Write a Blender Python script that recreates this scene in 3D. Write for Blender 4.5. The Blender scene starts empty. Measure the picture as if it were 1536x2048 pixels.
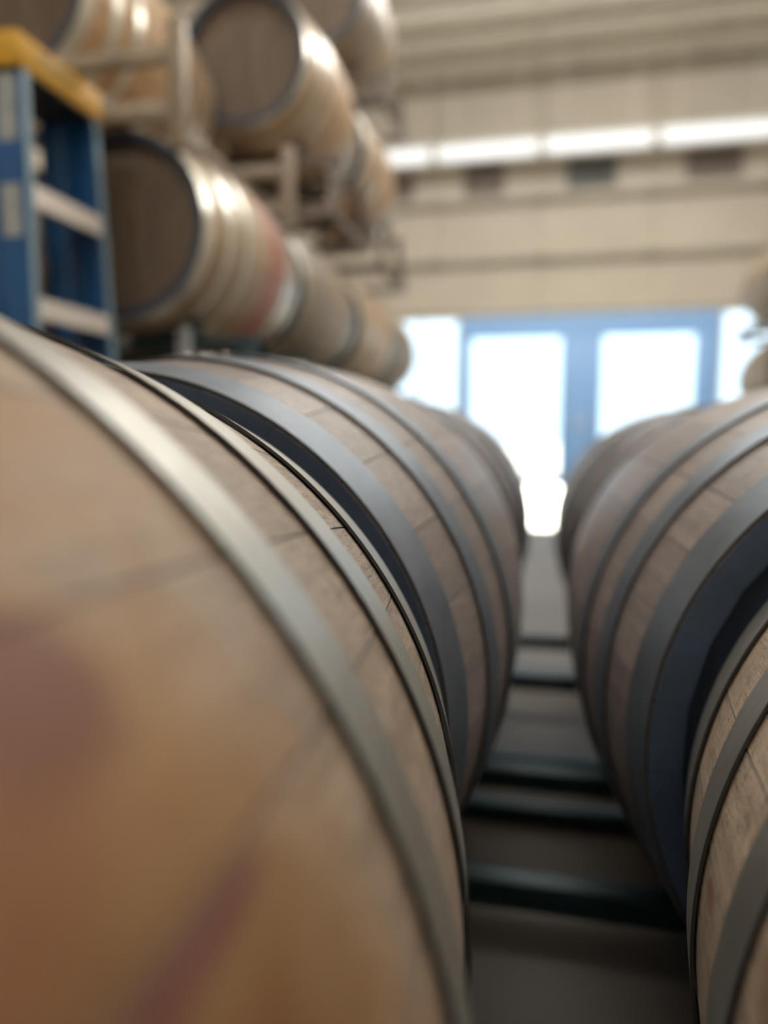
import bpy, bmesh, math, random
from mathutils import Vector
PI = math.pi
S = bpy.context.scene
COL = S.collection
D = bpy.data

# ------------------------------------------------------------------ camera
CAM_Z = 0.83
cd = D.cameras.new('camera'); cam = D.objects.new('camera', cd); COL.objects.link(cam)
S.camera = cam
cd.sensor_fit = 'VERTICAL'; cd.sensor_height = 36.0
cd.lens = 1418.0 * 36.0 / 2048.0
cd.clip_start = 0.005; cd.clip_end = 300
yaw, pitch, roll = -0.2143, -0.1056, 0.0029
cy_, sy_, cp_, sp_ = math.cos(yaw), math.sin(yaw), math.cos(pitch), math.sin(pitch)
fw = Vector((sy_*cp_, cy_*cp_, sp_)); rt = Vector((cy_, -sy_, 0)); up = rt.cross(fw)
c_, s_ = math.cos(roll), math.sin(roll)
rt2 = c_*rt + s_*up; up2 = -s_*rt + c_*up
from mathutils import Matrix
cam.matrix_world = Matrix(((rt2.x, up2.x, -fw.x, 0), (rt2.y, up2.y, -fw.y, 0), (rt2.z, up2.z, -fw.z, CAM_Z), (0, 0, 0, 1)))
cd.dof.use_dof = True
cd.dof.focus_distance = 0.45
cd.dof.aperture_fstop = 1.9

# ------------------------------------------------------------------ world, sun, exposure
w = D.worlds.new('world'); S.world = w; w.use_nodes = True
nt = w.node_tree; bg = nt.nodes['Background']
bg.inputs[0].default_value = (.74, .88, 1.0, 1); bg.inputs[1].default_value = 2.6     # bright even sky
sun = D.lights.new('sun', 'SUN'); suno = D.objects.new('sun', sun); COL.objects.link(suno)
sun.energy = 14.0; sun.angle = math.radians(1.0); sun.color = (1.0, 0.9, 0.74)
suno.rotation_euler = Vector((0.02, -math.cos(math.radians(22)), -math.sin(math.radians(22)))).to_track_quat('-Z', 'Y').to_euler()
def area(name, loc, sx, sy, e, col, rot=(0, 0, 0)):
    l = D.lights.new(name, 'AREA'); l.shape = 'RECTANGLE'; l.size = sx; l.size_y = sy; l.energy = e; l.color = col
    o = D.objects.new(name, l); COL.objects.link(o); o.location = loc; o.rotation_euler = rot
    return o
LAMP = (1.0, 0.95, 0.87)
for yy, e in ((-2.6, 45), (2.0, 35), (7.2, 120)):                      # added fill under the unseen light rows built below
    area('added_fill_lamp', (0.5, yy, 5.25), 7.0, 0.5, e, LAMP)
S.view_settings.view_transform = 'Standard'; S.view_settings.look = 'None'
S.view_settings.exposure = 0.0; S.view_settings.gamma = 1.0; S.view_settings.use_curve_mapping = False

# ------------------------------------------------------------------ materials
def mat(name, col, rough=0.5, metal=0.0, var=0.0, vscale=8.0, bump=0.0, bscale=60.0, stretch=(1, 1, 1), spec=0.5, rand=0.0):
    m = D.materials.new(name); m.use_nodes = True
    n = m.node_tree; b = n.nodes['Principled BSDF']
    b.inputs['Base Color'].default_value = (*col, 1); b.inputs['Roughness'].default_value = rough
    b.inputs['Metallic'].default_value = metal; b.inputs['Specular IOR Level'].default_value = spec
    tc = n.nodes.new('ShaderNodeTexCoord'); mp = n.nodes.new('ShaderNodeMapping'); mp.inputs['Scale'].default_value = stretch
    n.links.new(tc.outputs['Object'], mp.inputs[0])
    if var or rand:
        nz = n.nodes.new('ShaderNodeTexNoise'); nz.inputs['Scale'].default_value = vscale; nz.inputs['Detail'].default_value = 5
        n.links.new(mp.outputs[0], nz.inputs['Vector'])
        mr = n.nodes.new('ShaderNodeMapRange'); mr.inputs[1].default_value = .3; mr.inputs[2].default_value = .7
        mr.inputs[3].default_value = 1-var; mr.inputs[4].default_value = 1+var
        n.links.new(nz.outputs[0], mr.inputs[0])
        src = mr.outputs[0]
        if rand:
            oi = n.nodes.new('ShaderNodeObjectInfo'); r2 = n.nodes.new('ShaderNodeMapRange')
            r2.inputs[3].default_value = 1-rand; r2.inputs[4].default_value = 1+rand
            n.links.new(oi.outputs['Random'], r2.inputs[0])
            mu = n.nodes.new('ShaderNodeMath'); mu.operation = 'MULTIPLY'
            n.links.new(src, mu.inputs[0]); n.links.new(r2.outputs[0], mu.inputs[1]); src = mu.outputs[0]
        mx = n.nodes.new('ShaderNodeVectorMath'); mx.operation = 'SCALE'; mx.inputs[0].default_value = col
        n.links.new(src, mx.inputs['Scale']); n.links.new(mx.outputs[0], b.inputs['Base Color'])
    if bump:
        nb = n.nodes.new('ShaderNodeTexNoise'); nb.inputs['Scale'].default_value = bscale; nb.inputs['Detail'].default_value = 3
        n.links.new(mp.outputs[0], nb.inputs['Vector'])
        bp = n.nodes.new('ShaderNodeBump'); bp.inputs['Strength'].default_value = bump; bp.inputs['Distance'].default_value = .005
        n.links.new(nb.outputs[0], bp.inputs['Height']); n.links.new(bp.outputs[0], b.inputs['Normal'])
    return m

def emit(name, col, st):
    m = D.materials.new(name); m.use_nodes = True; n = m.node_tree
    b = n.nodes['Principled BSDF']; b.inputs['Base Color'].default_value = (.8, .8, .8, 1)
    b.inputs['Emission Color'].default_value = (*col, 1); b.inputs['Emission Strength'].default_value = st
    return m

RB, RH, LEN = 0.350, 0.300, 0.95           # bilge and head radius, barrel length
AX = 0.35                                    # axis height over the barrel's own base
def rad(t):
    v = (t-LEN/2)/(LEN/2); return RB-(RB-RH)*v*v

def oak(name, dark, light, stains_shade=(), rough=0.5, rand=0.14, fine=1.0):
    """weathered oak staves; stains = (y, angle deg, half length y, half angle deg, colour, strength) in barrel space"""
    m = D.materials.new(name); m.use_nodes = True; n = m.node_tree; L = n.links
    b = n.nodes['Principled BSDF']; b.inputs['Specular IOR Level'].default_value = 0.45
    def N(t, **k):
        q = n.nodes.new(t)
        for a, v in k.items(): setattr(q, a, v)
        return q
    def M(op, a, c=None, clamp=False):
        q = N('ShaderNodeMath', operation=op); q.use_clamp = clamp
        for i, v in enumerate((a, c)):
            if v is None: continue
            if isinstance(v, (int, float)): q.inputs[i].default_value = v
            else: L.new(v, q.inputs[i])
        return q.outputs[0]
    tc = N('ShaderNodeTexCoord'); sx = N('ShaderNodeSeparateXYZ'); L.new(tc.outputs['Object'], sx.inputs[0])
    zz = M('SUBTRACT', sx.outputs[2], AX)
    ang = M('ARCTAN2', zz, sx.outputs[0])                       # radians round the axis
    rr = M('SQRT', M('ADD', M('MULTIPLY', zz, zz), M('MULTIPLY', sx.outputs[0], sx.outputs[0])))
    oi = N('ShaderNodeObjectInfo')
    def coord(ka, ky, kr):
        c = N('ShaderNodeCombineXYZ'); L.new(M('MULTIPLY', ang, ka), c.inputs[0]); L.new(M('MULTIPLY', sx.outputs[1], ky), c.inputs[1])
        L.new(M('ADD', M('MULTIPLY', rr, kr), M('MULTIPLY', oi.outputs['Random'], 31.0)), c.inputs[2]); return c.outputs[0]
    def noise(v, d=4, r=.55):
        q = N('ShaderNodeTexNoise'); q.inputs['Scale'].default_value = 1; q.inputs['Detail'].default_value = d; q.inputs['Roughness'].default_value = r
        L.new(v, q.inputs['Vector']); return q.outputs[0]
    g1 = noise(coord(26, 3.0, 20)); g2 = noise(coord(220, 14, 30), 3); g3 = noise(coord(420, 420, 60), 2); blotch = noise(coord(4, 6, 4), 3)
    pores = noise(coord(260, 70, 40), 2); scr = noise(coord(14, 270, 30), 4, .7); lin = noise(coord(150, 40, 20), 3, .6); saw = noise(coord(120, 900, 30), 2)
    t = M('ADD', M('MULTIPLY', g1, .55), M('ADD', M('MULTIPLY', g2, .25), M('MULTIPLY', g3, .2)))
    cr = N('ShaderNodeValToRGB'); cr.color_ramp.elements[0].position = .34; cr.color_ramp.elements[1].position = .66
    cr.color_ramp.elements[0].color = (*dark, 1); cr.color_ramp.elements[1].color = (*light, 1)
    L.new(t, cr.inputs[0])
    def mixc(fac, a, col, mode='MIX'):
        q = N('ShaderNodeMix', data_type='RGBA', blend_type=mode)
        if isinstance(fac, float): q.inputs[0].default_value = fac
        else: L.new(fac, q.inputs[0])
        L.new(a, q.inputs[6])
        if isinstance(col, tuple): q.inputs[7].default_value = (*col, 1)
        else: L.new(col, q.inputs[7])
        return q.outputs[2]
    c = cr.outputs[0]
    # dark pores and grey weather blotches
    pm = N('ShaderNodeMapRange'); pm.inputs[1].default_value = .60; pm.inputs[2].default_value = .72; pm.inputs[4].default_value = .65*fine
    L.new(pores, pm.inputs[0])
    c = mixc(pm.outputs[0], c, tuple(x*.33 for x in dark))
    sm = N('ShaderNodeMapRange'); sm.inputs[1].default_value = .52; sm.inputs[2].default_value = .68; sm.inputs[4].default_value = .72*fine
    L.new(scr, sm.inputs[0]); c = mixc(sm.outputs[0], c, tuple(x*.30 for x in dark))
    sm = N('ShaderNodeMapRange'); sm.inputs[1].default_value = .50; sm.inputs[2].default_value = .66; sm.inputs[4].default_value = .6*fine
    L.new(lin, sm.inputs[0]); c = mixc(sm.outputs[0], c, tuple(x*.42 for x in dark))
    sm = N('ShaderNodeMapRange'); sm.inputs[1].default_value = .56; sm.inputs[2].default_value = .74; sm.inputs[4].default_value = .45*fine
    L.new(saw, sm.inputs[0]); c = mixc(sm.outputs[0], c, tuple(min(1, x*1.35) for x in light))
    bm_ = N('ShaderNodeMapRange'); bm_.inputs[1].default_value = .52; bm_.inputs[2].default_value = .72; bm_.inputs[4].default_value = .5
    L.new(blotch, bm_.inputs[0])
    c = mixc(bm_.outputs[0], c, tuple(x*.62 for x in light))
    ro = N('ShaderNodeMapRange'); ro.inputs[3].default_value = 1-rand; ro.inputs[4].default_value = 1+rand
    L.new(oi.outputs['Random'], ro.inputs[0])
    vm = N('ShaderNodeVectorMath', operation='SCALE'); L.new(c, vm.inputs[0]); L.new(ro.outputs[0], vm.inputs['Scale']); c = vm.outputs[0]
    wob = M('MULTIPLY', M('SUBTRACT', noise(coord(5, 14, 2), 3), .5), .9)
    for (y0, a0, sy, sa, col, st) in stains_shade:
        dy = M('DIVIDE', M('SUBTRACT', sx.outputs[1], y0), sy)
        da = M('DIVIDE', M('SUBTRACT', ang, math.radians(a0)), math.radians(sa))
        dd = M('ADD', M('SQRT', M('ADD', M('MULTIPLY', dy, dy), M('MULTIPLY', da, da))), wob)
        q = N('ShaderNodeMapRange'); q.interpolation_type = 'SMOOTHSTEP'
        q.inputs[1].default_value = .45; q.inputs[2].default_value = 1.1; q.inputs[3].default_value = st; q.inputs[4].default_value = 0
        L.new(dd, q.inputs[0]); c = mixc(q.outputs[0], c, col)
    L.new(c, b.inputs['Base Color'])
    rg = N('ShaderNodeMapRange'); rg.inputs[3].default_value = rough-.08; rg.inputs[4].default_value = rough+.14
    L.new(g1, rg.inputs[0]); L.new(rg.outputs[0], b.inputs['Roughness'])
    bp = N('ShaderNodeBump'); bp.inputs['Strength'].default_value = .35*fine; bp.inputs['Distance'].default_value = .0012
    L.new(M('ADD', g3, M('ADD', M('MULTIPLY', pores, -.7), M('ADD', M('MULTIPLY', scr, -.9), M('MULTIPLY', lin, -1.1)))), bp.inputs['Height']); L.new(bp.outputs[0], b.inputs['Normal'])
    return m

WINE = (.125, .036, .024); PURP = (.11, .026, .036); RUST = (.175, .058, .022)
T2Y = lambda t: LEN/2 - t                    # distance from the far end to barrel y
M_OAK_L = oak('oak_left_front', (.235, .180, .138), (.45, .362, .288), stains_shade=(
    (-.03, 40, .235, 90, (.285, .152, .052), .88), (T2Y(.47), 24, .14, 13, (.12, .056, .02), .75),  # second entry paints the lower side's shade as a dark brown patch
    (T2Y(.392), 38.5, .026, 4.2, WINE, .80), (T2Y(.43), 34.5, .045, 3.0, RUST, .6),
    (T2Y(.395), 29.4, .05, 0.9, PURP, .85), (T2Y(.40), 26.0, .03, 1.6, RUST, .5), (T2Y(.30), 35, .02, 3, RUST, .22)), rand=.08)
M_OAK_R = oak('oak_right_front', (.33, .255, .19), (.60, .485, .375), stains_shade=((T2Y(.32), 166, .03, 5, RUST, .6), (T2Y(.195), 172.5, .018, 1.6, RUST, .55)), rand=.08)
M_OAK_ROW = oak('oak_row_veiled', (.19, .16, .152), (.345, .295, .283), stains_shade=((.29, 122, .06, 5, (.15, .05, .04), .7), (.0, 95, .10, 14, (.2, .11, .08), .5)), rough=.42, rand=.16, fine=.7)  # cool grey tone carries the bluish lens veil
M_OAK_NEW = oak('oak_pale', (.52, .32, .165), (.82, .565, .325), rand=.14)
M_OAK_STAIN = oak('oak_wine_band', (.42, .30, .19), (.64, .49, .33), stains_shade=((.065, 0, .125, 200, (.44, .155, .105), .88),), rand=.10)
M_OAK_GREY = oak('oak_greyed', (.36, .27, .18), (.52, .41, .28), rand=.10)
M_CHIME = mat('toasted_oak_veiled', (.034, .054, .092), .65, var=.3, vscale=12)  # toasted wood with shade and blue lens veil mixed into the colour
M_HEAD = mat('oak_head', (.135, .098, .070), .6, var=.35, vscale=6, stretch=(14, 14, 1), rand=.16)
M_HEAD_DARK = mat('oak_head_veiled', (.042, .055, .085), .55, var=.3, vscale=6, stretch=(14, 14, 1), rand=.18)  # shade between the barrels and blue veil put into the head colour
M_HOOP = mat('galvanised_hoop', (.41, .41, .385), .44, .80, var=.16, vscale=14, bump=.10, bscale=120)
M_HOOP_ROW = mat('veil_blue_hoop', (.185, .215, .26), .5, .7, var=.16, vscale=14, bump=.10, bscale=120)  # blue cast of the lens veil put into the steel colour
M_HOOP_EDGE = mat('dark_hoop_edge', (.045, .043, .042), .6, .3)  # edge faces coloured darker than the band
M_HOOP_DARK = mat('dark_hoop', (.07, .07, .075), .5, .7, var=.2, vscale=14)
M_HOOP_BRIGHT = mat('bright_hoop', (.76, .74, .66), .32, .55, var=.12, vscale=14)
M_RIVET = mat('rivet_steel', (.40, .39, .37), .4, .9)
M_BUNG = mat('silicone_bung', (.62, .50, .46), .5)
M_TEAL = mat('dark_teal_steel', (.018, .045, .052), .45, .3, var=.25, vscale=9)
M_GREYST = mat('tan_grey_steel', (.30, .25, .19), .5, .3, var=.2, vscale=9)
M_BROWNST = mat('brown_steel', (.17, .14, .125), .5, .3, var=.2, vscale=9)
M_GALV = mat('pale_galvanised_steel', (.55, .60, .64), .4, .5, var=.1)
M_BEIGE = mat('beige_insulation', (.60, .55, .465), .75, var=.06, vscale=1.2, rand=.035)
M_BEIGE_C = mat('cream_ceiling', (.90, .855, .75), .75, var=.05, vscale=1.2, rand=.03)
M_PURLIN = mat('beige_steel_purlin', (.33, .30, .235), .6, var=.08, vscale=3)
M_WALL = mat('painted_wall', (.58, .51, .41), .8, var=.06, vscale=1)
M_CONC = mat('concrete_floor', (.105, .083, .064), .5, var=.25, vscale=1.6, bump=.1, bscale=30)
M_YARD = mat('pale_concrete_yard', (.62, .57, .48), .8, var=.1, vscale=.6)
M_BLUE = mat('hazed_blue_paint', (.28, .55, 1.0), .4, var=.05)  # lightened beyond the door's own blue to carry the bright haze
M_WHITE = mat('white_paint', (.80, .80, .78), .5)
M_LBLUE = mat('ladder_blue_fiberglass', (.010, .095, .27), .45, var=.08)
M_LPALE = mat('ladder_sheen_blue', (.24, .36, .46), .45)  # paler blue standing in for sheen on the rail flanges
M_YEL = mat('ladder_yellow_plastic', (.66, .36, .02), .5, var=.06)
M_CAPLAB = mat('faded_print', (.45, .30, .10), .6, var=.3, vscale=60)
M_ALU = mat('ladder_aluminium', (.86, .80, .75), .42, .2, var=.08)
M_LABEL = mat('label_white', (.36, .39, .40), .6, var=.15, vscale=30)
M_LABELB = mat('label_blue', (.02, .10, .30), .6)
M_BLACK = mat('black_plastic', (.02, .02, .02), .5)
M_LOUV = mat('grey_louver', (.30, .25, .225), .6, var=.1)
M_LOUVT = mat('teal_grey_louver', (.20, .21, .20), .6, var=.1)
M_TUBE = emit('lamp_diffuser', (.92, .97, 1.0), .72)
M_TUBE_HI = emit('added_diffuser', (1.0, .96, .89), 15.0)  # glow of the added overhead rows, out of view
M_TUBE_FAR = emit('added_far_diffuser', (1.0, .96, .89), 36.0)
gl = D.materials.new('pane_glass'); gl.use_nodes = True; n = gl.node_tree; n.nodes.clear()
o_ = n.nodes.new('ShaderNodeOutputMaterial'); mx_ = n.nodes.new('ShaderNodeMixShader'); tr_ = n.nodes.new('ShaderNodeBsdfTransparent'); gs_ = n.nodes.new('ShaderNodeBsdfGlossy')
fr_ = n.nodes.new('ShaderNodeFresnel'); fr_.inputs[0].default_value = 1.45; gs_.inputs['Roughness'].default_value = .02; tr_.inputs[0].default_value = (.93, .97, .98, 1)
n.links.new(fr_.outputs[0], mx_.inputs[0]); n.links.new(tr_.outputs[0], mx_.inputs[1]); n.links.new(gs_.outputs[0], mx_.inputs[2]); n.links.new(mx_.outputs[0], o_.inputs[0])
M_GLASS = gl

# ------------------------------------------------------------------ helpers
def mesh_obj(name, verts, faces, m, parent=None, smooth=None, loc=None):
    me = D.meshes.new(name); me.from_pydata(verts, [], faces); me.materials.append(m)
    bm = bmesh.new(); bm.from_mesh(me); bmesh.ops.recalc_face_normals(bm, faces=bm.faces); bm.to_mesh(me); bm.free()
    if smooth:
        me.polygons.foreach_set('use_smooth', [True]*len(me.polygons)); me.set_sharp_from_angle(angle=math.radians(smooth))
    o = D.objects.new(name, me); COL.objects.link(o)
    if parent: o.parent = parent
    if loc: o.location = loc
    return o
def bm_obj(name, bm, m, parent=None, smooth=None):
    me = D.meshes.new(name); bmesh.ops.recalc_face_normals(bm, faces=bm.faces); bm.to_mesh(me); bm.free(); me.materials.append(m)
    if smooth:
        me.polygons.foreach_set('use_smooth', [True]*len(me.polygons)); me.set_sharp_from_angle(angle=math.radians(smooth))
    o = D.objects.new(name, me); COL.objects.link(o)
    if parent: o.parent = parent
    return o
def add_box(bm, x0, x1, y0, y1, z0, z1, bev=0.0):
    r = bmesh.ops.create_cube(bm, size=1.0)
    for v in r['verts']:
        v.co = Vector(((x0+x1)/2+v.co.x*(x1-x0), (y0+y1)/2+v.co.y*(y1-y0), (z0+z1)/2+v.co.z*(z1-z0)))
    if bev:
        es = list({e for v in r['verts'] for e in v.link_edges})
        bmesh.ops.bevel(bm, geom=es, offset=bev, segments=2, affect='EDGES', profile=.5)
def box(name, x0, x1, y0, y1, z0, z1, m, parent=None, bev=0.0):
    bm = bmesh.new(); add_box(bm, x0, x1, y0, y1, z0, z1, bev)
    return bm_obj(name, bm, m, parent, 40 if bev else None)
def add_beam(bm, a, b, wx, wy, bev=0.0):
    """square tube from a to b"""
    a, b = Vector(a), Vector(b); d = b-a; ln = d.length
    r = bmesh.ops.create_cube(bm, size=1.0)
    q = d.to_track_quat('Z', 'Y').to_matrix()
    for v in r['verts']:
        v.co = (a+b)/2 + q @ Vector((v.co.x*wx, v.co.y*wy, v.co.z*ln))
    if bev:
        es = list({e for v in r['verts'] for e in v.link_edges})
        bmesh.ops.bevel(bm, geom=es, offset=bev, segments=2, affect='EDGES', profile=.5)
def beam(name, a, b, wx, wy, m, parent=None, bev=0.0):
    bm = bmesh.new(); add_beam(bm, a, b, wx, wy, bev); return bm_obj(name, bm, m, parent, 40 if bev else None)
def thing(name, loc, label, cat, group=None, rz=0):
    o = D.objects.new(name, None); COL.objects.link(o); o.location = loc; o.rotation_euler = (0, 0, rz); o.empty_display_size = .1
    o['label'] = label; o['category'] = cat
    if group: o['group'] = group
    return o
def structure(o):
    o['kind'] = 'structure'; return o
def dup(root, loc, label, rz=0, group=None):
    def rec(o, p):
        c = o.copy(); COL.objects.link(c); c.parent = p
        for ch in o.children: rec(ch, c)
        return c
    r = rec(root, None); r.location = loc; r.rotation_euler = (0, 0, rz); r['label'] = label
    if group: r['group'] = group
    return r

# ------------------------------------------------------------------ the building
X0, X1, Y0, YB, ZC = -5.2, 6.6, -4.2, 13.0, 6.80
def zc(v): return v+CAM_Z
structure(box('floor', X0, X1, Y0, YB+.25, -.15, 0, M_CONC))
structure(box('wall_left', X0-.2, X0, Y0-.2, YB+.3, 0, ZC+.3, M_WALL))
structure(box('wall_right', X1, X1+.2, Y0-.2, YB+.3, 0, ZC+.3, M_WALL))
structure(box('wall_near', X0, X1, Y0-.2, Y0, 0, ZC+.3, M_WALL))
# far wall: sheeting behind girts, with an opening for the doors
DX0, DX1, DZ = -2.80, 4.35, 2.97
bm = bmesh.new()
for a in ((X0, DX0, 0, ZC+.3), (DX1, X1, 0, ZC+.3), (DX0, DX1, DZ, ZC+.3)):
    add_box(bm, a[0], a[1], YB+.06, YB+.25, a[2], a[3])
wf = structure(bm_obj('wall_far', bm, M_WALL))
girts = [DZ, zc(3.05), zc(4.05), zc(5.02), ZC]
seams = [-1.90+1.83*k for k in range(-2, 6)]
cols = [X0]+[s for s in seams if X0+.2 < s < X1-.2]+[X1]
for j in range(len(girts)-1):                                     # wall panels, each between two girts and two seams
    for i in range(len(cols)-1):
        box('panel', cols[i]+.012, cols[i+1]-.012, YB+.015+.006*((i+j) % 2), YB+.06, girts[j]+.01, girts[j+1]-.01, M_BEIGE, wf)
for x0, x1 in ((X0, DX0), (DX1, X1)):
    box('panel', x0+.012, x1-.012, YB+.015, YB+.06, 0.02, DZ-.01, M_BEIGE, wf)
for z in girts[1:-1]:
    box('girt', X0, X1, YB-.10, YB+.012, z-.055, z+.055, M_PURLIN, wf)
    for s in cols[1:-1]:
        box('clip', s-.13, s+.13, YB-.125, YB-.102, z-.05, z+.07, M_PURLIN, wf)
box('girt', X0, X1, YB-.06, YB+.012, DZ, DZ+.05, M_PURLIN, wf)
# ceiling: sheets between purlins
ce = structure(box('ceiling', X0-.2, X1+.2, Y0-.2, YB+.3, ZC+.12, ZC+.3, M_BEIGE_C))
py = [YB+.01]+[12.52-.75*k for k in range(24)]
for k in range(len(py)-1):
    if py[k+1] < Y0+.1: break
    if k < 8:
        cx = [X0]+[-3.55+3.4*q for q in range(3)]+[X1]
        for i in range(len(cx)-1): box('panel', cx[i]+.01, cx[i+1]-.01, py[k+1]+.01, py[k]-.01, ZC+.06, ZC+.119, M_BEIGE_C, ce)
    else: box('panel', X0, X1, py[k+1]+.01, py[k]-.01, ZC+.06, ZC+.119, M_BEIGE_C, ce)
    box('purlin', X0, X1, py[k]-.06, py[k]+.04, ZC-.05, ZC+.06, M_PURLIN, ce)
    if k < 7:
        for q in range(4): box('clip', -3.55+2.0*q-.12, -3.55+2.0*q+.12, py[k]-.085, py[k]-.061, ZC-.045, ZC+.05, M_PURLIN, ce)
# blue double door with glazed leaves
def pz(v): return zc(v)
d1 = structure(box('door_1', -1.46, 2.92, YB-.02, YB+.03, pz(1.74), pz(2.12), M_BLUE))       # head panel of the frame
for a in ((-1.46, -1.22), (.33, .685), (.689, 1.04), (2.52, 2.92)):
    box('stile', a[0], a[1], YB-.02, YB+.03, 0, pz(1.74), M_BLUE, d1, .006)
for a in ((-1.22, .33), (1.04, 2.52)):
    box('bottom_rail', a[0], a[1], YB-.015, YB+.025, 0.01, .18, M_BLUE, d1, .006)
    box('pane', a[0], a[1], YB, YB+.008, .18, pz(1.74), M_GLASS, d1)
box('handle', .58, .61, YB-.07, YB-.02, .95, 1.25, M_ALU, d1, .01)
box('handle', .76, .79, YB-.07, YB-.02, .95, 1.25, M_ALU, d1, .01)
for nm, a0, a1 in (('window_1', DX0, -1.46), ('window_2', 2.92, DX1)):
    wn = structure(box(nm, a0, a1, YB-.01, YB+.04, DZ-.06, DZ, M_WHITE))
    for x in (a0, a1-.05): box('jamb', x, x+.05, YB-.01, YB+.04, 0, DZ-.06, M_WHITE, wn)
    box('sill', a0+.05, a1-.05, YB-.03, YB+.04, 0, .12, M_WHITE, wn)
    box('pane', a0+.05, a1-.05, YB+.01, YB+.018, .12, DZ-.06, M_GLASS, wn)
    box('glazing_bar', (a0+a1)/2-.015, (a0+a1)/2+.015, YB-.005, YB+.035, .12, DZ-.06, M_WHITE, wn)
structure(box('ground', -40, 40, YB+.26, 90, -.16, -.012, M_YARD))

# louvers high on the far wall
VW = [-2.55, -1.05, .75, 2.68]
vlab = ['brown louver vent at the left end of the row, beside the hanging barrel stack', 'square dark louver vent on the beige wall, above the left glazed door leaf',
        'teal-grey louver vent on the beige wall, above the blue mullion between the doors', 'wide brown louver vent near the right edge of the beige wall']
for i, x in enumerate(VW):
    hw = [.24, .34, .40, .42][i]; z0, z1 = zc([4.22, 4.21, 4.23, 4.24][i]), zc([4.66, 4.74, 4.70, 4.72][i])
    t = thing('louver_vent', (x, YB-.01, z0), vlab[i], 'vent', 'louver vents on the far wall')
    mm = M_LOUVT if i == 2 else M_LOUV; h = z1-z0
    box('back_plate', -hw+.01, hw-.01, .0, .02, .01, h-.01, M_LOUVT if i == 2 else M_LOUV, t)
    bm = bmesh.new()
    for a in ((-hw, -hw+.035, 0, h), (hw-.035, hw, 0, h), (-hw+.035, hw-.035, 0, .035), (-hw+.035, hw-.035, h-.035, h)): add_box(bm, a[0], a[1], -.06, .0, a[2], a[3])
    bm_obj('frame', bm, mm, t)
    for k in range(6):
        zz = .05+(h-.1)*(k+.5)/6
        beam('slat', (-hw+.035, -.03, zz), (hw-.035, -.03, zz), .05, .012, mm, t)

# fluorescent strips: the bright row in view and unseen rows added to light the room
def strip(name, x, y, z, ln, label, grp, mt=None):
    t = thing(name, (x, y, z), label, 'ceiling light', grp)
    box('housing', -ln/2, ln/2, -.09, .09, .06, .13, M_WHITE, t, .01)
    bm = bmesh.new(); add_box(bm, -ln/2+.06, ln/2-.06, -.085, .085, -.14, .06, .03); bm_obj('diffuser', bm, mt or M_TUBE, t, 50)
    for s in (-1, 1):
        box('end_cap', s*(ln/2-.03)-.03, s*(ln/2-.03)+.03, -.09, .09, -.13, .06, M_WHITE, t, .006)
        box('hanger', s*ln*.32-.006, s*ln*.32+.006, -.006, .006, .13, ZC+.06-z, M_ALU, t)
    return t
sl = ['strip light at the left end of the bright row, beside the barrel stack', 'second strip light from the left in the bright row', 'third strip light from the left, above the square dark vent and blue frame',
      'fourth strip light from the left, towards the right edge of the photo', 'strip light at the right end of the row']
lx = [-2.70, -1.80, -.08, 1.64, 3.36, 5.08]
for i in range(5):
    strip('strip_light', (lx[i]+lx[i+1])/2, 12.0, zc(4.60), lx[i+1]-lx[i]-.01, sl[i], 'strip lights hanging in a row across the hall')
for yy, lb in ((7.2, 'added long white strip light under the ceiling, nearest the blue doors'), (2.0, 'added long white strip light under the ceiling, above the barrel rows'), (-2.6, 'added long white strip light under the ceiling, behind the camera')):
    strip('strip_light', .5, yy, 5.45, 7.2, lb, 'added long strip lights overhead, out of view', M_TUBE_FAR if yy > 5 else M_TUBE_HI)

# ------------------------------------------------------------------ barrels
def angles(fixed, n, rnd):
    """stave boundaries in degrees; fixed ones are kept"""
    b = sorted(fixed) if fixed else [rnd.uniform(0, 11)]
    a = list(b)
    rest = 360-(b[-1]-b[0]); k = n-(len(b)-1)
    ws = [rnd.uniform(.75, 1.25) for _ in range(k)]; s = sum(ws); x = b[-1]
    for wv in ws[:-1]:
        x += wv/s*rest; a.append(x)
    return a+[b[0]+360]
def stave(a0, a1, mt, parent, nl, nw):
    a0, a1 = math.radians(a0), math.radians(a1)
    gap = .00015; ch = .0004
    vs, fs = [], []
    ring = nw+5
    for i in range(nl+1):
        y = -LEN/2+LEN*i/nl; R = rad(LEN/2-y); th = .027
        g, cc = gap/R, ch/R
        pts = [(a0+g, R-.0007)]+[(a0+g+cc+(a1-a0-2*g-2*cc)*j/nw, R) for j in range(nw+1)]+[(a1-g, R-.0007), (a1-g, R-th), (a0+g, R-th)]
        for a, r_ in pts: vs.append((r_*math.cos(a), y, AX+r_*math.sin(a)))
    for i in range(nl):
        for j in range(ring):
            k = (j+1) % ring
            fs.append((i*ring+j, i*ring+k, (i+1)*ring+k, (i+1)*ring+j))
    fs.append(tuple(range(ring))); fs.append(tuple(reversed([nl*ring+j for j in range(ring)])))
    o = mesh_obj('stave', vs, fs, mt, parent, 25)
    o.data.materials.append(M_CHIME)                              # toasted inside; dark stave ends also carry shade and blue veil
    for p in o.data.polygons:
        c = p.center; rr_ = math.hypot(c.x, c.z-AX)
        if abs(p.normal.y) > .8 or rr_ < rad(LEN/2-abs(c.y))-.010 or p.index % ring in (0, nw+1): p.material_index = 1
    return o
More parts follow.
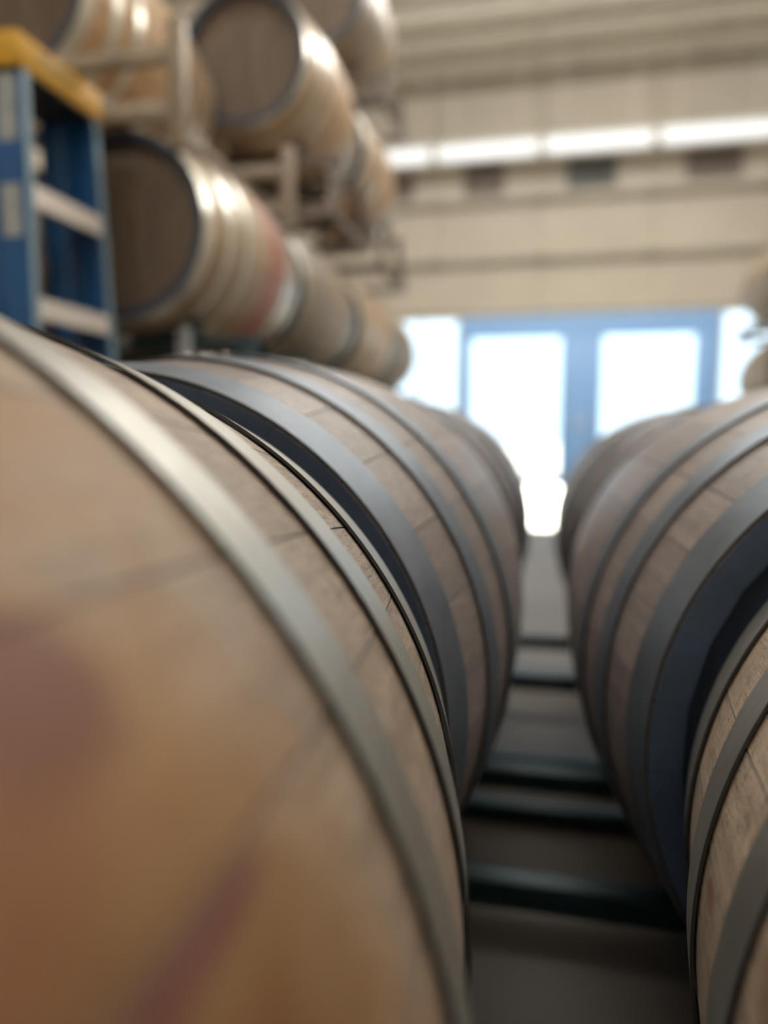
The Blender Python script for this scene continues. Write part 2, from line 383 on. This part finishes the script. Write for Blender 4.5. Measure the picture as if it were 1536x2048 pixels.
def hoop(t0, t1, mt, parent, seg, riv, sg):
    """flat steel band over the staves from t0 to t1 (distance from the end), sg = which end"""
    th, st = .0022, .0016
    vs, fs = [], []
    prof = []
    for i in range(4):
        t = t0+(t1-t0)*i/3; prof.append((t, max(rad(t), rad(t0)+(rad(t1)-rad(t0))*i/3)+st))
    prof = [(t, r_) for t, r_ in prof]+[(t, r_+th) for t, r_ in reversed(prof)]
    m = len(prof)
    for s in range(seg):
        a = 2*PI*s/seg
        for t, r_ in prof: vs.append((r_*math.cos(a), sg*(LEN/2-t), AX+r_*math.sin(a)))
    for s in range(seg):
        q = (s+1) % seg
        for j in range(m):
            k = (j+1) % m
            fs.append((s*m+j, s*m+k, q*m+k, q*m+j))
    h = mesh_obj('hoop', vs, fs, mt, parent, 30)
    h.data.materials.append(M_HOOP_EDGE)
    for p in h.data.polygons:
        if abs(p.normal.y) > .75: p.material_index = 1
    tm = (t0+t1)/2; R = rad(tm)+st+th
    # lapped joint and two rivets
    vs, fs = [], []
    for i in range(5):
        a = math.radians(riv)+(i-2)*.035
        for t in (t0+.002, t1-.002):
            for e in (.0, .0016):
                r_ = rad(t)+st+th+e-.0003; vs.append((r_*math.cos(a), sg*(LEN/2-t), AX+r_*math.sin(a)))
    for i in range(4):
        b = i*4
        fs += [(b+1, b+3, b+7, b+5), (b, b+4, b+6, b+2), (b, b+1, b+5, b+4), (b+2, b+6, b+7, b+3)]
    fs += [(0, 2, 3, 1), (16, 17, 19, 18)]
    mesh_obj('hoop_lap', vs, fs, mt, h)
    for k in (-.028, .028):
        a = math.radians(riv)+k; c = Vector((math.cos(a), 0, math.sin(a)))
        bm = bmesh.new(); r_ = bmesh.ops.create_uvsphere(bm, u_segments=8, v_segments=5, radius=.0055)
        q = c.to_track_quat('Z', 'Y').to_matrix()
        for v in bm.verts: v.co = q @ Vector((v.co.x, v.co.y, v.co.z*.5)) + c*(R+.0012) + Vector((0, sg*(LEN/2-tm), AX))
        bm_obj('rivet', bm, M_RIVET, h, 60)
HOOPS = ((.0, .050), (.129, .169), (.248, .285))
def barrel(name, label, group, m_oak, m_head, fixed=None, n=32, seed=1, nl=22, nw=3, seg=96, hm=M_HOOP, far_hm=None, riv=100, bung=90):
    rnd = random.Random(seed)
    t = thing(name, (0, 0, 0), label, 'barrel', group)
    A = angles(fixed, n, rnd)
    for i in range(len(A)-1): stave(A[i], A[i+1], m_oak, t, nl, nw)
    for sg in (-1, 1):
        for k, (t0, t1) in enumerate(HOOPS):
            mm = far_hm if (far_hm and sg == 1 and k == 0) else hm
            hoop(t0, t1, mm, t, seg, riv+rnd.uniform(-18, 18), sg)
        # head boards inside the chime
        R = .2755; y = sg*(LEN/2-.038); xs = [-R]
        nb = 7; ws = [rnd.uniform(.85, 1.15) for _ in range(nb)]; tot = sum(ws)
        for wv in ws: xs.append(xs[-1]+wv/tot*2*R)
        for i in range(nb):
            xa, xb = xs[i]+.0008, xs[i+1]-.0008; up_, lo_ = [], []
            for j in range(7):
                x = xa+(xb-xa)*j/6; z = math.sqrt(max(R*R-x*x, .0001)); up_.append((x, z)); lo_.append((x, -z))
            poly = up_+lo_[::-1]; m = len(poly); vs, fs = [], []
            off = rnd.uniform(0, .0012)
            for dy in (-off*sg*-1, -.024*sg):
                for x, z in poly: vs.append((x, y+dy, AX+z))
            fs.append(tuple(range(m))); fs.append(tuple(range(2*m-1, m-1, -1)))
            for j in range(m): k = (j+1) % m; fs.append((j, k, m+k, m+j))
            mesh_obj('head_board', vs, fs, m_head, t)
    a = math.radians(bung); c = Vector((math.cos(a), 0, math.sin(a)))
    bm = bmesh.new(); bmesh.ops.create_cone(bm, segments=20, cap_ends=True, radius1=.026, radius2=.029, depth=.05)
    bmesh.ops.bevel(bm, geom=[e for e in bm.edges if len(e.link_faces) == 2 and abs(e.verts[0].co.z-e.verts[1].co.z) < 1e-5], offset=.003, segments=2, affect='EDGES')
    q = c.to_track_quat('Z', 'Y').to_matrix()
    for v in bm.verts: v.co = q @ v.co + c*(RB-.018) + Vector((0, 0, AX))
    bm_obj('bung', bm, M_BUNG, t, 40)
    return t
def put(b, x, yn, zax): b.location = (x, yn+LEN/2, zax-AX); return b
G1 = 'barrels lying in the two long rows'
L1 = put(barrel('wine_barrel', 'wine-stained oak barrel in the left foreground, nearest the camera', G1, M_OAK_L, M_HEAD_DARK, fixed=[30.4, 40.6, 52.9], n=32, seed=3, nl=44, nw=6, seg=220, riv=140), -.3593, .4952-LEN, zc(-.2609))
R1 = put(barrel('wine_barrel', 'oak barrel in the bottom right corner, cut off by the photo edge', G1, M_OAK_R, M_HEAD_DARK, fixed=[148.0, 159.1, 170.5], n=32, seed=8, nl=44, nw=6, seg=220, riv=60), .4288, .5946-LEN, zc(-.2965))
L2 = put(barrel('wine_barrel', 'veil-grey oak barrel behind the left foreground barrel, second in the left row', G1, M_OAK_ROW, M_HEAD_DARK, seed=5, nl=30, nw=4, seg=140, hm=M_HOOP_ROW, riv=86), -.3675, .543, zc(-.2468))
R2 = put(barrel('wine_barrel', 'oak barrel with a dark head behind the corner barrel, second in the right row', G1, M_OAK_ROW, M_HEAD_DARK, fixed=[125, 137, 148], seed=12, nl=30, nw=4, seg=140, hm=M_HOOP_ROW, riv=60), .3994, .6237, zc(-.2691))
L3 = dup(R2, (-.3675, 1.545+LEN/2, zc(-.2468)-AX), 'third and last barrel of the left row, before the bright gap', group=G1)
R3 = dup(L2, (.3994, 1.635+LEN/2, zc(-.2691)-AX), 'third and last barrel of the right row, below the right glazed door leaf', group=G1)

G5 = 'added barrels beside and behind the two long rows'
for x, y, z, lb in ((1.19, -.37, -.2965, 'added oak barrel right of the corner barrel, outside the photo'), (1.19, .63, -.2691, 'added oak barrel beyond the right edge, beside the dark-headed one'),
                    (1.19, 1.64, -.2691, 'added oak barrel beyond the right edge, beside the last of the right row'), (-1.15, -.47, -.2609, 'added oak barrel left of the left foreground barrel, outside the photo'),
                    (-1.15, .52, -.2468, 'added oak barrel hidden behind the left row, in front of the ladder'),
                    (1.97, -.37, -.2965, 'added oak barrel in the second outer column on the right, nearest the camera'), (1.97, .63, -.2691, 'added oak barrel in the second outer column on the right, middle of three'),
                    (1.97, 1.64, -.2691, 'added oak barrel in the second outer column on the right, farthest of three'), (-1.93, -.47, -.2609, 'added oak barrel in the outer left column, nearest the camera'),
                    (-1.93, .52, -.2468, 'added oak barrel in the outer left column, left of the ladder'),
                    (-.3593, -1.47, -.2609, 'added oak barrel behind the camera in the left row'), (.4288, -1.37, -.2965, 'added oak barrel behind the camera in the right row')):
    dup(L2 if x > 0 else R2, (x, y+LEN/2, zc(z)-AX), lb, group=G5)  # unseen barrels added to keep light out of the gap
G2 = 'barrels racked in the tall stack on the left'
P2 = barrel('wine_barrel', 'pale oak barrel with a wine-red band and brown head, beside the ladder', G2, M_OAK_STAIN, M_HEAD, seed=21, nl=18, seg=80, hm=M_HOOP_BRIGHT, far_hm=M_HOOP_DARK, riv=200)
put(P2, -1.38, 2.2, zc(.695))
PN = barrel('wine_barrel', 'pale oak barrel with bright hoops at the top left corner, above the yellow ladder cap', G2, M_OAK_NEW, M_HEAD, seed=33, nl=18, seg=80, hm=M_HOOP_BRIGHT, riv=205)
put(PN, -1.78, 2.2, zc(1.5))
PG = barrel('wine_barrel', 'dull tan oak barrel with no bright hoops, behind the wine-banded one', G2, M_OAK_GREY, M_HEAD, seed=44, nl=16, seg=72, hm=M_HOOP, riv=200)
put(PG, -1.38, 3.2, zc(.695))
XS = -1.36
stack = [  # prototype, x, near end y, axis z (over the camera), label
    (PN, XS, 3.2, 1.72, 'pale oak barrel showing a whole dark round head at the top of the photo'),
    (PN, XS, 4.3, 1.72, 'pale oak barrel with a glowing underside, just left of the end of the strip lights'),
    (PG, XS, 4.3, 2.62, 'highest barrel of the stack, top centre, against the ceiling lines'),
    (PN, -1.38, 4.3, .695, 'pale oak barrel low in the stack, third from the ladder'),
    (PG, -1.38, 5.3, .695, 'farthest low barrel of the stack, beside the bright window'),
    (PG, -2.16, 2.2, .695, 'oak barrel behind the ladder, left of the wine-banded one'),
    (PG, -1.38, 2.2, -.26, 'oak barrel on the floor rack beside the ladder foot'),
    (PN, -2.16, 2.2, -.26, 'oak barrel on the floor rack behind the ladder foot'),
    (PG, -2.16, 3.2, .695, 'oak barrel in the back column of the stack, low tier, second from the ladder'),
    (PG, -2.16, 4.3, .695, 'oak barrel in the back column of the stack, low tier, third from the ladder'),
    (PN, XS-.79, 3.2, 1.72, 'oak barrel in the back column, left of the one showing a whole dark round head'),
    (PG, XS-.79, 4.3, 1.72, 'oak barrel in the back column, left of the one with the glowing underside'),
    (PG, -2.16, 3.2, -.26, 'oak barrel on the floor rack in the back column, second from the ladder foot'),
    (PN, -2.16, 4.3, -.26, 'oak barrel on the floor rack in the back column, third from the ladder foot'),
    (PG, -1.38, 3.2, -.26, 'oak barrel on the floor rack, second from the ladder foot'),
    (PN, -1.38, 4.3, -.26, 'oak barrel on the floor rack, third from the ladder foot'),
    (PG, -1.38, 5.3, -.26, 'oak barrel at the far end of the floor rack line'),
    ]
for p, x, y, z, lab in stack:
    dup(p, (x, y+LEN/2, zc(z)-AX), lab, group=G2)
G3 = 'barrels stacked by the right wall'
for z, lab in ((.57, 'lowest barrel of the small stack at the right edge, far back'), (1.375, 'middle barrel of the small stack at the right edge, far back'), (2.18, 'top barrel of the small stack at the right edge, far back')):
    dup(PG, (2.14, 6.5+LEN/2, z-AX), lab, group=G3)

# ------------------------------------------------------------------ racks
def rack(label, x, y, z0, axes, m, hsad, rail=.19, base=.34, wide=.45, group='steel barrel racks'):
    """two-rail cradle rack; axes = barrels as x or (x, axis height over the rack's foot, mid y)"""
    t = thing('barrel_rack', (x, y, z0), label, 'rack', group)
    axes = [a if isinstance(a, tuple) else (a, hsad, y) for a in axes]
    axs = [a[0] for a in axes]
    xa, xb = min(axs)-x-wide, max(axs)-x+wide
    q = .04
    def rr(s, ym):                                                  # widest barrel radius over a cradle, hoops included
        o = max(0, abs(y+s*rail-ym)-.03); return rad(LEN/2-o)+.0046
    ztop = min(h-max(rr(1, ym), rr(-1, ym)) for _, h, ym in axes)-.007   # top face of the cradle rails
    for s in (-1, 1):
        box('top_rail', xa, xb, s*rail-q/2, s*rail+q/2, ztop-q, ztop, m, t, .004)
        box('base_rail', xa, xb, s*base-q/2, s*base+q/2, 0, q, m, t, .004)
        for xx in (xa+.03, xb-.03):
            beam('leg', (xx, s*base, q-.004), (xx, s*rail, ztop-q+.004), .04, .04, m, t)
        for ax, h, ym in axes:
            vs, fs = [], []; n_ = 13; R0 = rr(s, ym)
            for i in range(n_):
                a = math.radians(-90-34+68*i/(n_-1))
                for yy in (-.03, .03):
                    for e in (0, .006):
                        vs.append((ax-x+(R0+e)*math.cos(a), s*rail+yy, h+(R0+e)*math.sin(a)))
            for i in range(n_-1):
                b = i*4; fs += [(b, b+4, b+6, b+2), (b+1, b+3, b+7, b+5), (b, b+1, b+5, b+4), (b+2, b+6, b+7, b+3)]
            fs += [(0, 2, 3, 1), tuple((n_-1)*4+k for k in (0, 1, 3, 2))]
            mesh_obj('cradle', vs, fs, m, t)
            for sg in (-1, 1):                                     # gusset under each horn of the cradle
                a = math.radians(-90+sg*31); px_, pz_ = ax-x+(R0+.004)*math.cos(a), h+(R0+.004)*math.sin(a)
                beam('gusset', (px_, s*rail, pz_-.004), (px_+sg*.01, s*rail, ztop-.002), .012, .045, m, t)
    for xx in (xa+.025, xb-.025):
        box('side_rail', xx-q/2, xx+q/2, -base+q/2, base-q/2, 0, q, m, t, .004)
    return t
zl = .569
rack('dark teal two-barrel rack under the foreground barrels', .02, .08, 0, ((-0.3593, zc(-.2609), 0.0202), (0.4288, zc(-.2965), 0.1196)), M_TEAL, zl, wide=.435, group='dark teal racks along the floor')
rack('dark teal two-barrel rack whose rails cross the gap in the middle of the photo', .02, 1.155, 0, ((-0.3675, zc(-.2468), 1.018), (0.3994, zc(-.2691), 1.0987)), M_TEAL, zl, wide=.435, rail=.175, group='dark teal racks along the floor')
rack('dark teal two-barrel rack under the last barrels of both rows', .02, 2.07, 0, ((-0.3675, zc(-.2468), 2.02), (0.3994, zc(-.2691), 2.11)), M_TEAL, zl, wide=.435, group='dark teal racks along the floor')
rack('added dark teal rack under the two barrels behind the camera', .03, -.95, 0, ((-0.3593, zc(-0.2609), -0.995), (0.4288, zc(-0.2965), -0.895)), M_TEAL, zl, group='dark teal racks along the floor')
GD = 'dark teal racks along the floor'  # racks behind the camera and outside: unseen, added with the light-blocking barrels
rack('added dark teal rack under the outer right barrel nearest the camera', 1.58, .08, 0, ((1.19, zc(-0.2965), 0.105), (1.97, zc(-0.2965), 0.105)), M_TEAL, zl, group=GD, wide=.32)
rack('added dark teal rack under the second outer right barrels', 1.58, 1.105, 0, ((1.19, zc(-0.2691), 1.105), (1.97, zc(-0.2691), 1.105)), M_TEAL, zl, group=GD, wide=.32)
rack('added dark teal rack under the third outer right barrels', 1.58, 2.11, 0, ((1.19, zc(-0.2691), 2.115), (1.97, zc(-0.2691), 2.115)), M_TEAL, zl, group=GD, wide=.32)
rack('added dark teal rack under the outer left barrel nearest the camera', -1.54, .01, 0, ((-1.93, zc(-0.2609), 0.005), (-1.15, zc(-0.2609), 0.005)), M_TEAL, zl, group=GD, wide=.32)
rack('added dark teal rack under the outer left barrel in front of the ladder', -1.54, 1.0, 0, ((-1.93, zc(-0.2468), 0.995), (-1.15, zc(-0.2468), 0.995)), M_TEAL, zl, group=GD, wide=.32)
G4 = 'racks of the tall stack'
FL = ['nearest the ladder', 'second from the ladder', 'third from the ladder', 'at the far end']
for i, yn in enumerate((2.2, 3.2, 4.3, 5.3)):
    ax = (-2.16, -1.38) if i < 3 else (-1.38,)
    xm = sum(ax)/len(ax)
    rack('dark teal barrel rack on the floor under the stack, '+FL[i], xm, yn+LEN/2, 0, ax, M_TEAL, .57, group=G4, wide=.40)
    zb = .57+rad(LEN/2-.32)+.0055
    rack('dark teal barrel rack between the lowest two tiers, '+FL[i], xm, yn+LEN/2, zb, ax, M_TEAL, zc(.695)-zb, group=G4, wide=.40, rail=.30 if i == 0 else .19)
    if i == 0:
        rk = D.objects['barrel_rack.%03d' % (len([o for o in D.objects if o.name.startswith('barrel_rack')])-1)]
        box('stub_post', -1.253-xm, -1.207-xm, -.345, -.322, 1.08-zb, 1.215-zb, M_GALV, rk, .006)
        box('stub_post', -1.475-xm, -1.445-xm, -.345, -.322, 1.150-zb, 1.192-zb, M_GALV, rk, .006)
zb = zc(.695)+rad(LEN/2-.32)+.0055
for yn in (3.2, 4.3):
    rack('tan-grey rack carrying the barrel with the whole dark round head' if yn < 4 else 'tan-grey rack carrying the barrel with the glowing underside', XS-.395, yn+LEN/2, zb, (XS-.79, XS), M_BROWNST, zc(1.72)-zb, group=G4, wide=.40)
zb2 = zc(1.72)+rad(LEN/2-.32)+.0055
rack('tan-grey rack under the highest barrel of the stack', XS, 4.3+LEN/2, zb2, (XS,), M_BROWNST, zc(2.62)-zb2, group=G4, wide=.40)
for k, z in enumerate((.57, 1.375, 2.18)):
    zb = 0 if k == 0 else (.57, 1.375)[k-1]+rad(LEN/2-.32)+.0055
    rack(('lowest', 'middle', 'top')[k]+' rack of the small stack at the right edge', 2.14, 6.5+LEN/2, zb, (2.14,), M_BROWNST, z-zb, group='racks of the right stack', wide=.38)
# open rack frame with tall posts that carries the top left barrel
t = thing('frame_rack', (-1.78, 2.675, zc(.695)+RH), 'tan steel rack frame with upright posts behind the ladder, carrying the top left barrel', 'rack', G4)
zt = zc(.695)+RH
for yy in (-.505, .5):
    for xx in (-.66, .64): box('post', xx-.028, xx+.028, yy-.02, yy+.02, -.09, .30, M_GREYST, t, .005)
    box('lower_rail', -.632, .612, yy-.02, yy+.02, .003, .062, M_GREYST, t, .005)
    box('upper_rail', -.632, .612, yy-.02, yy+.02, .175, .225, M_GREYST, t, .005)
for xx in (-.28, .50): box('skid', xx-.03, xx+.03, -.487, .482, RB-RH+.003, RB-RH+.035, M_GREYST, t, .004)
hb = (zc(1.5)-math.sqrt((RB+.005)**2-.20**2))-zt+.010
for xx in (-.22, .22): box('bearer', xx-.02, xx+.02, -.485, .485, hb-.062, hb-.012, M_GREYST, t, .004)

# ------------------------------------------------------------------ step ladder, folded, standing left
lt = thing('step_ladder', (-1.40, 1.865, 0), 'blue fibreglass step ladder with a yellow top cap, standing by the barrel stack', 'ladder')
YN, YF, ZT = -.165, .165, 1.80
def ydy(z): return .055*(1-z/ZT)
def rail(name, s, xf, web, lean, mt, flx):
    """channel rail at side s; web plane faces along y, flange towards +x"""
    bm = bmesh.new()
    def P(x, y, z): return (x+lean*(1-z/ZT), y+s*ydy(z), z)
    yo = s*.165
    prof = [(xf, yo-s*.030), (xf, yo), (xf-web, yo), (xf-web, yo-s*.030), (xf-web+.004, yo-s*.030), (xf-web+.004, yo-s*.004), (xf-.004, yo-s*.004), (xf-.004, yo-s*.030)]
    lo = [bm.verts.new(P(x, y, .03)) for x, y in prof]; hi = [bm.verts.new(P(x, y, ZT)) for x, y in prof]
    for j in range(8):
        k = (j+1) % 8; bm.faces.new((lo[j], lo[k], hi[k], hi[j]))
    bm.faces.new(lo); bm.faces.new(hi)
    o = bm_obj(name, bm, mt, lt)
    return o
fr = []
for s in (-1, 1):
    fr.append(rail('front_rail', s, .065, .085, .045, M_LBLUE, 1))
    rail('rear_rail', s*.93, -.022, .085, -.02, M_LBLUE, 1)
    box('foot', .06, .125, s*.20-.03+.0*s, s*.20+.03, 0, .05, M_BLACK, lt, .006)
    box('foot', -.135, -.045, s*.19-.03, s*.19+.03, 0, .05, M_BLACK, lt, .006)
    q_ = fr[-1]; vs = []
    for z in (.06, ZT-.01):
        for x in (.0652, .0668):
            for y in (.1645, .137): vs.append((x+.045*(1-z/ZT), s*(y+ydy(z)), z))
    mesh_obj('sheen_edge', vs, [(0, 1, 3, 2), (4, 6, 7, 5), (0, 4, 5, 1), (2, 3, 7, 6), (0, 2, 6, 4), (1, 5, 7, 3)], M_LPALE, q_)  # pale strip painting the sheen along the flange
for i, z in enumerate((.30, .60, .90, 1.20, 1.495)):
    xo = .045*(1-z/ZT); yy = .165+ydy(z)
    bm = bmesh.new(); add_box(bm, -.022+xo, .063+xo, -yy+.006, yy-.006, z-.028, z, .004)
    for k in range(4): add_box(bm, -.010+xo+k*.019, -.004+xo+k*.019, -yy+.01, yy-.01, z, z+.003)
    add_box(bm, .058+xo, .0665+xo, -yy+.002, yy-.002, z-.056, z-.0)
    bm_obj('step', bm, M_ALU, lt, 40)
for i, z in enumerate((.45, 1.05, 1.55)):
    yy = .155+.9*ydy(z); beam('rear_brace', (-.075-.05*(1-z/ZT), -yy, z), (-.075-.05*(1-z/ZT), yy, z), .022, .022, M_ALU, lt)
bm = bmesh.new(); add_box(bm, -.115, .072, -.185, .185, ZT-.022, ZT+.068, .010)
cap = bm_obj('top_cap', bm, M_YEL, lt, 40)
box('underside', -.110, .066, -.178, .178, ZT-.026, ZT-.0215, M_BLACK, cap)  # black plate painting the shade inside the hollow cap
box('tool_slot', -.06, .02, -.12, .12, ZT+.066, ZT+.0695, M_BLACK, cap)
box('cap_label', .072, .0735, -.10, .06, ZT+.018, ZT+.046, M_CAPLAB, cap)
for z0, z1, mm in ((1.60, 1.775, M_LABEL), (1.355, 1.49, M_LABEL), (1.50, 1.595, M_LABELB)):
    zz = (z0+z1)/2; y = -.165-ydy(zz)
    vs = []
    for z in (z0, z1):
        for x in (-.012, .045): vs.append((x+.045*(1-z/ZT), -.165-ydy(z)-.0006, z))
    for z in (z0, z1):
        for x in (-.012, .045): vs.append((x+.045*(1-z/ZT), -.165-ydy(z)-.0001, z))
    mesh_obj('rail_label', vs, [(0, 1, 3, 2), (4, 6, 7, 5), (0, 4, 5, 1), (2, 3, 7, 6), (0, 2, 6, 4), (1, 5, 7, 3)], mm, fr[0])
